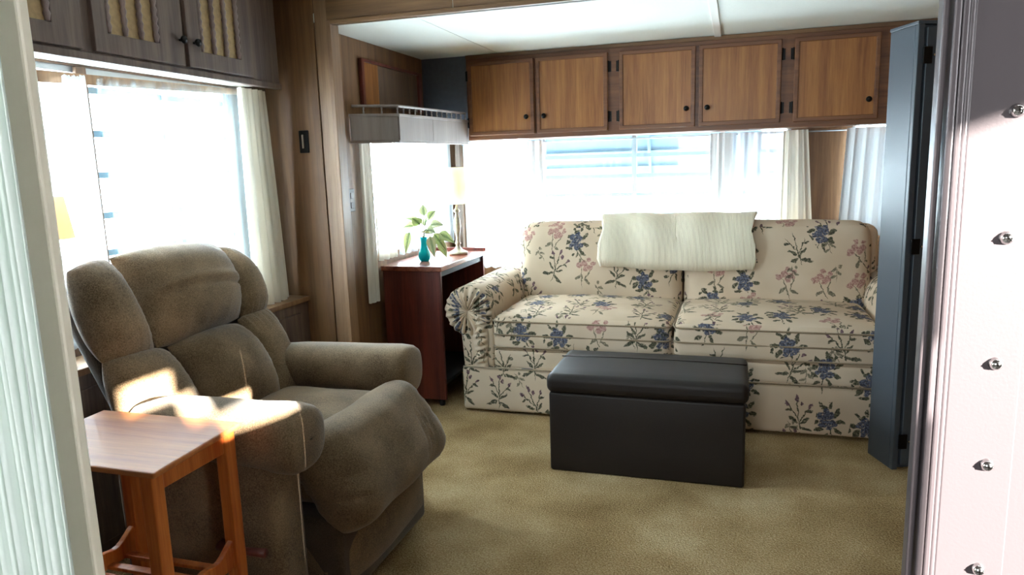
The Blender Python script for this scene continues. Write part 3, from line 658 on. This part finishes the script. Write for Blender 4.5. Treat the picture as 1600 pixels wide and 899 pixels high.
# ---------------------------------------------------------------- sofa
sf = thing('sofa', 'cream three seat sofa in blue and pink floral print', 'sofa', (-.25, 3.8, 0))
FL = M['floral']
obj('frame', MB().cushion((-.265, 3.83, .25), (1.92, .95, .32), .03, n=10), FL, sf, smooth=True, uv='box')
obj('skirt', MB().cushion((-.262, 3.825, .1275), (2.12, 1.02, .228), .018, n=10), FL, sf, smooth=True, uv='box')
obj('rail', MB().cushion((-.265, 3.50, .285), (1.78, .33, .10), .02, n=10), FL, sf, smooth=True, uv='box')
def loop_xy(x0, x1, y0, y1, z, r, n=6):
    P = []
    for cx, cy, a0 in ((x1-r, y1-r, 0), (x0+r, y1-r, 90), (x0+r, y0+r, 180), (x1-r, y0+r, 270)):
        for i in range(n+1): a = R(a0+90*i/n); P.append((cx+r*math.cos(a), cy+r*math.sin(a), z))
    return P
for i, (x0, x1) in enumerate(((-1.155, -.272), (-.262, .625))):
    c = obj('seat_cushion', MB().cushion(((x0+x1)/2, 3.66, .415), (x1-x0, .66, .185), .038, (0.006, .012, .035), n=16, wob=.0012, seed=i), FL, sf, smooth=True, uv='box')
    for z, g in ((.482, .004), (.415, .007), (.350, .004)):
        obj('piping', MB().tube(loop_xy(x0-.001, x1+.001, 3.33-g-.001, 3.985, z, .04), .0045, 6, True), M['piping'], c, smooth=True)
for i, (x0, x1) in enumerate(((-1.20, -.268), (-.262, .67))):
    obj('back_cushion', MB().cushion(((x0+x1)/2, 4.06, .665), (x1-x0, .24, .50), .085, (0, .035, .01), n=16, rot=Euler((R(-7), 0, 0)), wob=.0015, seed=4+i), FL, sf, smooth=True, uv='box')
obj('back_rest', MB().cushion((-.265, 4.20, .52), (1.98, .17, .74), .06, n=10), FL, sf, smooth=True, uv='box')
def sofa_arm(sx, cx):
    """sx = +1 for the arm on the viewer's left (roll to -X)."""
    y0, y1 = 3.345, 4.27; rr = .128; pr = []
    for a in range(-70, 231, 12):
        t = R(a); pr.append((-.0+rr*math.cos(t), .525+rr*math.sin(t)))
    pr = [(.132, .235), (.132, .42)]+[(rr*math.cos(R(a)), .527+rr*math.sin(R(a))) for a in range(-10, 236, 12)]+[(-.045, .40), (-.035, .235)]
    rows = []
    for y, g in ((y0, .02), (y0+.006, .006), (y0+.018, 0), (y0+.2, 0), (y0+.45, -.004), (y1-.1, 0), (y1, 0)):
        cz, cxx = .42, .03
        rows.append([(cx+sx*(cxx+(x-cxx)*(1-g*4)), y, cz+(z-cz)*(1-g*4)) for x, z in pr])
    mb = MB().grid(rows, True); n = len(pr); e = len(mb.v); mb.f.append(tuple(range(n))); mb.f.append(tuple(range(e-n, e)))
    arm = obj('arm', mb, FL, sf, smooth=True, uv='box')
    # gathered round front of the roll
    rows = []; N = 72
    for r, dep in ((.002, -.012), (.018, -.020), (.035, -.026), (.07, -.024), (.105, -.016), (.122, -.004), (.128, .006)):
        rows.append([(cx+sx*(r*math.cos(2*PI*q/N)), y0+dep+.012*math.sin(18*2*PI*q/N+.6*math.sin(q))*min(1, r/.05), .527+r*math.sin(2*PI*q/N)) for q in range(N)])
    obj('arm_front', MB().grid(rows, True), FL, arm, smooth=True, uv='box')
    # ruched strip running down to the skirt
    rows = []
    for j in range(49):
        z = .53-.29*j/48; w = .038-.004*math.sin(j*.2)
        rows.append([(cx+sx*(.062+w*(q/8-1)), y0-.004-.022*math.sin(PI*q/16)-.008*math.sin(j*1.15+q*.25+.8*math.sin(j*.6))*math.sin(PI*q/16), z) for q in range(17)])
    obj('ruched_panel', MB().grid(rows), FL, arm, smooth=True, uv='front')
sofa_arm(1, -1.285); sofa_arm(-1, .762)
obj('piping', MB().tube([(-1.312, 3.312, .243), (.79, 3.312, .243)], .004, 6), M['piping'], sf, smooth=True)

# throw over the sofa back
rows = []
prof = [(3.925, .675), (3.915, .72), (3.912, .76), (3.918, .80), (3.928, .84), (3.942, .875), (3.962, .905), (3.99, .930), (4.03, .945), (4.09, .947), (4.17, .940), (4.25, .93), (4.296, .91), (4.308, .86), (4.312, .80)]
NX = 66
for j, (y, z) in enumerate(prof):
    r = []
    for i in range(NX+1):
        u = i/NX; x = -.705+.805*u+(.012*math.sin(j*.9)+.004*math.sin(j*2.3))*(1 if u > .5 else -1)
        dz = .010*math.sin(u*7+1)*(1-min(1, j/4))-.018*u*(1-min(1, j/5))+.005*math.sin(u*15+j*.5)
        dy = -.012*abs(math.sin(u*9+j*.35))-.002*math.sin(i*2.2)-.004*math.sin(u*23)
        r.append((x, y-.022+dy*(1 if j < 9 else .3), z+.006+dz*.6))
    rows.append(r)
th = obj('throw_blanket', MB().grid(rows), M['throw'], smooth=True, origin=(-.3, 4.1, .9))
sm = th.modifiers.new('thick', 'SOLIDIFY'); sm.thickness = .012; sm.offset = 1
tag(th, 'white ribbed throw folded over the back of the floral sofa', 'blanket')

# ---------------------------------------------------------------- ottoman
om = thing('storage_ottoman', 'black leatherette storage ottoman in front of the sofa', 'ottoman', (-.32, 2.92, 0))
om_o = Vector((-.322, 2.925, 0))
obj('body', MB().cushion((-.327, 2.915, .168), (.765, .40, .336), .012, n=9), M['leather'], om, smooth=True)
lid = obj('lid', MB().cushion((-.327, 2.915, .374), (.785, .42, .080), .028, (0, 0, .006), n=12), M['leather'], om, smooth=True)
obj('seam', MB().tube([(-.715, 2.99, .415), (-.5, 2.99, .4185), (-.327, 2.99, .4195), (-.15, 2.99, .4185), (.06, 2.99, .415)], .003, 6), M['leather'], lid, smooth=True)
for x in (-.68, .03):
    for y in (2.75, 3.08): pass

# ---------------------------------------------------------------- tall black cabinet at the right
tc = thing('tall_cabinet', 'tall narrow black cabinet standing at the right end of the sofa', 'cabinet', (.62, 3.03, 0))
tc0 = Vector((.621, 3.026, 0)); d1 = Vector((-.354, .935, 0)); d2 = Vector((.935, .354, 0))
def tbox(u0, u1, v0, v1, z0, z1):
    P = [tc0+d2*u0+d1*v0, tc0+d2*u1+d1*v0, tc0+d2*u1+d1*v1, tc0+d2*u0+d1*v1]
    return MB().prism([p+Vector((0, 0, z0)) for p in P], (0, 0, z1-z0))
obj('body', tbox(0, .30, .02, .175, .0, 1.71), M['black'], tc, bevel=.003)
obj('top', tbox(-.002, .302, .0, .178, 1.71, 1.722), M['black'], tc, bevel=.002)
obj('side_stile', tbox(0, .024, 0, .02, .0, 1.71), M['black'], tc, bevel=.003)
dr = obj('door', tbox(.032, .30, -.004, .018, .02, 1.70), M['black'], tc, bevel=.003)
for z in (1.60, .90, .12):
    obj('hinge', tbox(.018, .052, -.010, -.003, z-.03, z+.03), M['blackmetal'], dr, bevel=.002)
    obj('hinge_screw', tbox(.056, .062, -.010, -.003, z-.004, z+.004), M['chrome'], dr, bevel=.001)

# ---------------------------------------------------------------- walnut side table with lamp and plant
wt = thing('side_table', 'dark reddish walnut table with open dark side beside sofa', 'table', (-1.59, 3.7, 0))
TX0, TX1, TY0, TY1, TZ = -1.765, -1.440, 3.365, 4.05, .75
obj('top', MB().box(TX0-.006, TX1+.012, TY0-.012, TY1+.01, TZ-.026, TZ), M['booktop'], wt, bevel=.003)
obj('end_panel', MB().box(TX0, TX1, TY0, TY0+.022, .035, TZ-.026), M['bookwood'], wt, bevel=.002)
obj('end_panel', MB().box(TX0, TX1, TY1-.022, TY1, .035, TZ-.026), M['bookwood'], wt, bevel=.002)
obj('back_panel', MB().box(TX0, TX0+.012, TY0+.022, TY1-.022, .05, TZ-.026), M['bookdark'], wt)
obj('apron', MB().box(TX1-.03, TX1-.012, TY0+.022, TY1-.022, TZ-.06, TZ-.026), M['bookdark'], wt)
obj('shelf', MB().box(TX0+.012, TX1-.02, TY0+.022, TY1-.022, .10, .118), M['bookdark'], wt)
obj('back_lip', MB().box(TX0, TX1+.01, TY1-.004, TY1+.012, TZ, TZ+.018), M['bookwood'], wt, bevel=.002)
for x in (TX0+.03, TX1-.03):
    for y in (TY0+.02, TY1-.03):
        obj('foot', MB().lathe([(.012, 0), (.016, .006), (.016, .022), (.010, .036)], (x, y, 0), 12), M['bookdark'], wt, smooth=True)
LX, LY = -1.53, 3.86
lp = thing('table_lamp', 'slim table lamp with turned base on the walnut table', 'lamp', (LX, LY, TZ))
obj('base', MB().lathe([(.0001, 0), (.052, 0), (.056, .006), (.054, .014), (.042, .020), (.03, .026), (.022, .032), (.014, .042), (.011, .055), (.019, .064), (.013, .072), (.011, .10), (.017, .135), (.022, .165), (.018, .20), (.011, .225), (.009, .24), (.017, .246), (.020, .252), (.012, .262), (.007, .270), (.007, .31)], (LX, LY, TZ+.001), 24), M['lampwood'], lp, smooth=True)
sh = obj('lamp_shade', MB().grid([[(LX+r*math.cos(2*PI*q/36), LY+r*math.sin(2*PI*q/36), TZ+z) for q in range(36)] for r, z in ((.069, .295), (.0665, .40), (.064, .497))], True), M['shade'], lp, smooth=True)
sh.modifiers.new('thick', 'SOLIDIFY').thickness = .002
for r, z in ((.069, .295), (.064, .497)):
    obj('trim_band', MB().tube([(LX+r*math.cos(2*PI*q/36), LY+r*math.sin(2*PI*q/36), TZ+z) for q in range(36)], .003, 6, True), M['shade'], sh, smooth=True)
obj('bulb', MB().lathe([(.012, 0), (.014, .02), (.028, .06), (.026, .085), (.012, .10), (.0001, .103)], (LX, LY, TZ+.31), 16), M['white'], lp, smooth=True)
PX, PY = -1.61, 3.56
vs = obj('vase', MB().lathe([(.0001, 0), (.022, 0), (.030, .012), (.033, .03), (.028, .052), (.019, .078), (.0165, .10), (.019, .122), (.0215, .130), (.0185, .130), (.0165, .122), (.0140, .10), (.016, .078), (.024, .052), (.028, .03), (.024, .010), (.0001, .006)], (PX, PY, TZ+.001), 28), M['teal'], smooth=True, origin=(PX, PY, TZ))
tag(vs, 'small teal glass bud vase on the walnut table', 'vase')
pp = thing('pothos_cutting', 'variegated green vine cutting standing in the teal vase', 'plant', (PX, PY, TZ+.02))
def leaf(parent, base, tip_dir, L, w, up, mat, droop=.25):
    d = Vector(tip_dir).normalized(); sd_ = d.cross(Vector(up)).normalized(); nn = sd_.cross(d).normalized(); V = []; F = []; U = []
    n = 8; base = Vector(base)
    for i in range(n+1):
        t = i/n; ww = w*(math.sin(PI*t**.72)**.9)*(1-.25*t) if 0 < i < n else .0006
        c = base+d*L*t-Vector((0, 0, 1))*droop*L*t*t
        for s in (-1, -.5, 0, .5, 1): V.append(c+sd_*ww*s+nn*(abs(s)*ww*.35)); U.append((s, t))
    for i in range(n):
        for j in range(4): a = i*5+j; F.append((a, a+1, a+6, a+5))
    o = Vector(parent['_o']); me = bpy.data.meshes.new('leaf'); me.from_pydata([tuple(v-o) for v in V], [], F); me.update()
    ul = me.uv_layers.new(name='uv')
    for p in me.polygons:
        p.use_smooth = True
        for li in p.loop_indices: ul.data[li].uv = U[me.loops[li].vertex_index]
    me.materials.append(mat); q = bpy.data.objects.new('leaf', me); COL.objects.link(q); q.parent = parent; q['_o'] = parent['_o']
    q.modifiers.new('thick', 'SOLIDIFY').thickness = .001
lf = [((-.035, .0, .215), (-.6, .1, .3), .075, .022), ((-.075, -.01, .16), (-.35, 0, -1), .085, .024), ((-.06, .01, .19), (-.9, 0, .1), .06, .02),
      ((.01, 0, .245), (-.1, .1, 1), .075, .021), ((.03, .01, .225), (.5, 0, .75), .075, .022), ((-.01, -.02, .2), (-.2, -.5, .6), .07, .024),
      ((.045, -.01, .195), (.9, -.1, .25), .08, .024), ((.03, -.03, .17), (.6, -.3, .1), .07, .024), ((.06, 0, .15), (.7, 0, -.7), .085, .023),
      ((.05, -.03, .14), (.35, -.2, -1), .085, .022), ((.085, .01, .15), (1, .1, -.35), .08, .024), ((.09, 0, .11), (.6, 0, -1), .07, .02),
      ((0, .02, .19), (0, .5, .7), .07, .022), ((.02, -.03, .16), (.1, -.6, .2), .065, .022)]
for i, (b, d, L, w) in enumerate(lf):
    b = Vector(b)+Vector((PX, PY, TZ)); root = Vector((PX, PY, TZ+.03))
    obj('stem', MB().tube([root, Vector((PX+(b.x-PX)*.06, PY+(b.y-PY)*.06, TZ+.125)), Vector((PX+(b.x-PX)*.45, PY+(b.y-PY)*.45, max(b.z-.01, TZ+.155))), b], .0016, 6), M['stem'], pp, smooth=True)
    leaf(pp, b, d, L*1.15, w*1.3, (0, -.8, .6), M['leaf'] if i % 3 else M['leaf_pale'])

# lamp on the ledge at the near end of the left window
QX, QY = -1.953, 1.625
l2 = thing('table_lamp', 'peach shaded lamp on the ledge at the left window', 'lamp', (QX, QY, .668))
obj('base', MB().lathe([(.0001, 0), (.03, 0), (.03, .015), (.02, .03), (.010, .10), (.014, .2), (.008, .30), (.006, .42)], (QX, QY, .669), 20), M['lampwood'], l2, smooth=True)
M['peach'] = cloth('peach_shade', '#f8dcbb', .6, 0)
s2 = obj('lamp_shade', MB().grid([[(QX+r*math.cos(2*PI*q/32), QY+r*math.sin(2*PI*q/32), z) for q in range(32)] for r, z in ((.072, 1.075), (.055, 1.20))], True), M['peach'], l2, smooth=True)
s2.modifiers.new('thick', 'SOLIDIFY').thickness = .002

# ---------------------------------------------------------------- recliner
rc = thing('recliner', 'taupe velour recliner armchair by the left window', 'armchair', (-1.4, 1.88, 0))
RM = M['recl']
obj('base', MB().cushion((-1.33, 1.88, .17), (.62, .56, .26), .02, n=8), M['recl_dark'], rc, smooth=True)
obj('seat', MB().cushion((-1.30, 1.885, .41), (.52, .56, .17), .06, (0, 0, .03), n=14, wob=.002, seed=2), RM, rc, smooth=True)
fm = MB().cushion((-1.055, 1.89, .395), (.31, .60, .18), .075, (.0, .0, .03), n=46, rot=Euler((0, R(57), 0)), wob=.0022, seed=8)
cr = [(2.00, .0075), (2.028, .009), (2.056, .006)]
for i, p in enumerate(fm.v):
    x, y, z = p; g = 0
    for y0, dp in cr: g += dp*math.exp(-((y-y0-.25*(z-.4))/.006)**2)*max(0, 1-((z-.40)/.10)**2)
    for y0, sg in ((1.60, 1), (2.18, -1)): g += .005*max(0, math.sin(z*105))*math.exp(-((y-y0)/.05)**2)
    fm.v[i] = (x-.84*g, y, z-.54*g)
ft = obj('footrest', fm, RM, rc, smooth=True)
obj('footrest_base', MB().cushion((-1.105, 1.89, .16), (.16, .58, .23), .045, (.02, 0, 0), n=12, wob=.0015, seed=9), RM, rc, smooth=True)
def recl_arm(yc, side, x0, x1, h, seed):
    """side=-1: near arm (outer side faces -Y)."""
    outer = yc+side*.075
    p = obj('side_panel', MB().cushion(((x0+x1)/2-.05, yc+side*.01, .28), (x1-x0-.0, .135, .50), .035, n=10, wob=.0012, seed=seed), RM, rc, smooth=True)
    # over-stuffed pad with a rounded top, closed round front
    rows = []; prof = []
    for a in range(0, 360, 12):
        t = R(a); c, s_ = math.cos(t), math.sin(t)
        prof.append((.092*math.copysign(abs(c)**.75, c), .085*math.copysign(abs(s_)**.8, s_)))
    xs = [(x1+.016, .0), (x1+.015, .4), (x1+.012, .75), (x1+.004, .92), (x1-.012, 1.0), (x1-.05, 1.02), (x1-.15, 1.0), (x1-.28, 1.0), (x0+.1, .97), (x0+.02, .85), (x0, .5)]
    for x, g in xs:
        sag = .012*math.sin((x-x0)*5)
        rows.append([(x, yc+side*.0+y*g, h-.085+z*g+sag*.3+.0025*math.sin(x*40+z*30)) for y, z in prof])
    obj('arm_pad', MB().grid(rows, True), RM, rc, smooth=True)
    return p
recl_arm(1.53, -1, -1.58, -1.055, .648, 11)
recl_arm(2.235, 1, -1.62, -1.085, .628, 12)
nb = (.891, 0, .454)
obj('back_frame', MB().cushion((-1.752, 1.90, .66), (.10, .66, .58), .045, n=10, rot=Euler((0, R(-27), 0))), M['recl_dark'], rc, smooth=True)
Q = [
 ('back_wing', [(-1.699, 1.525, .735), (-1.689, 1.708, .725), (-1.846, 1.716, 1.00), (-1.84, 1.575, .985)], .085, (.02, .0, .01, .02)),
 ('head_pillow', [(-1.690, 1.720, .728), (-1.695, 2.113, .740), (-1.832, 2.178, .995), (-1.846, 1.732, 1.005)], .115, (.01, .03, .018, .0)),
 ('back_wing', [(-1.697, 2.128, .735), (-1.701, 2.275, .735), (-1.805, 2.315, .905), (-1.832, 2.20, .985)], .075, (.01, .015, .02, 0)),
 ('lumbar_wing', [(-1.60, 1.50, .51), (-1.575, 1.772, .50), (-1.690, 1.742, .722), (-1.702, 1.53, .738)], .085, (0, .0, .01, .015)),
 ('lumbar_pillow', [(-1.575, 1.785, .50), (-1.535, 2.08, .41), (-1.688, 2.094, .724), (-1.691, 1.762, .722)], .11, (0, .03, .015, -.01)),
 ('lumbar_wing', [(-1.535, 2.075, .41), (-1.521, 2.19, .40), (-1.697, 2.28, .745), (-1.69, 2.10, .735)], .065, (0, .03, .01, 0)),
]
for i, (nm, q, th_, bw) in enumerate(Q):
    obj(nm, MB().pillow(q, nb, th_, .06, 44, bw, .0022, 30+i, groove=(.42, .12, 1.1, .014) if nm == 'head_pillow' else None), RM, rc, smooth=True)
lv = obj('lever', MB().tube([(-1.28, 1.455, .285), (-1.28, 1.435, .285), (-1.20, 1.425, .287), (-1.13, 1.425, .29)], [.012, .012, .010, .012], 10), M['bookwood'], rc, smooth=True)
lv['label'] = 'dark wooden side lever'

# ---------------------------------------------------------------- orange cherry side table, front left
ct = thing('side_table', 'orange cherry wood side table beside the recliner', 'table', (-1.38, 1.28, 0))
CZ = .64
top = MB().prism([(-1.145, 1.118, CZ-.014), (-1.165, 1.425, CZ-.014), (-1.60, 1.425, CZ-.014), (-1.58, 1.118, CZ-.014)], (0, 0, .014))
obj('top', top, M['cherrytop'], ct, bevel=.004)
LG = 0.034
def leg(x, y):
    obj('leg', MB().box(x-LG/2, x+LG/2, y-LG/2, y+LG/2, 0, CZ-.014), M['cherry'], ct, bevel=.003)
for x in (-1.19, -1.50):
    for y in (1.155, 1.39): leg(x, y)
for x in (-1.19, -1.50):
    obj('apron', MB().box(x-.009, x+.009, 1.172, 1.373, CZ-.064, CZ-.014), M['cherry'], ct, bevel=.002)
    pr = [(1.172, .275)]+[(1.172+.201*q/16, .340-.026*math.sin(PI*q/16)+.006*math.cos(4*PI*q/16)) for q in range(17)]+[(1.373, .275)]
    obj('scalloped_rail', MB().prism([(x-.008, y, z) for y, z in pr], (.016, 0, 0)), M['cherry'], ct, bevel=.002)
for y in (1.155, 1.39):
    obj('stretcher', MB().box(-1.483, -1.207, y-.008, y+.008, .105, .13), M['cherry'], ct, bevel=.002)
for y in (1.20, 1.245, 1.29, 1.345):
    obj('slat', MB().box(-1.5, -1.19, y-.011, y+.011, .276, .286), M['cherry'], ct, bevel=.002)
for o in bpy.data.objects:
    if '_o' in o: del o['_o']
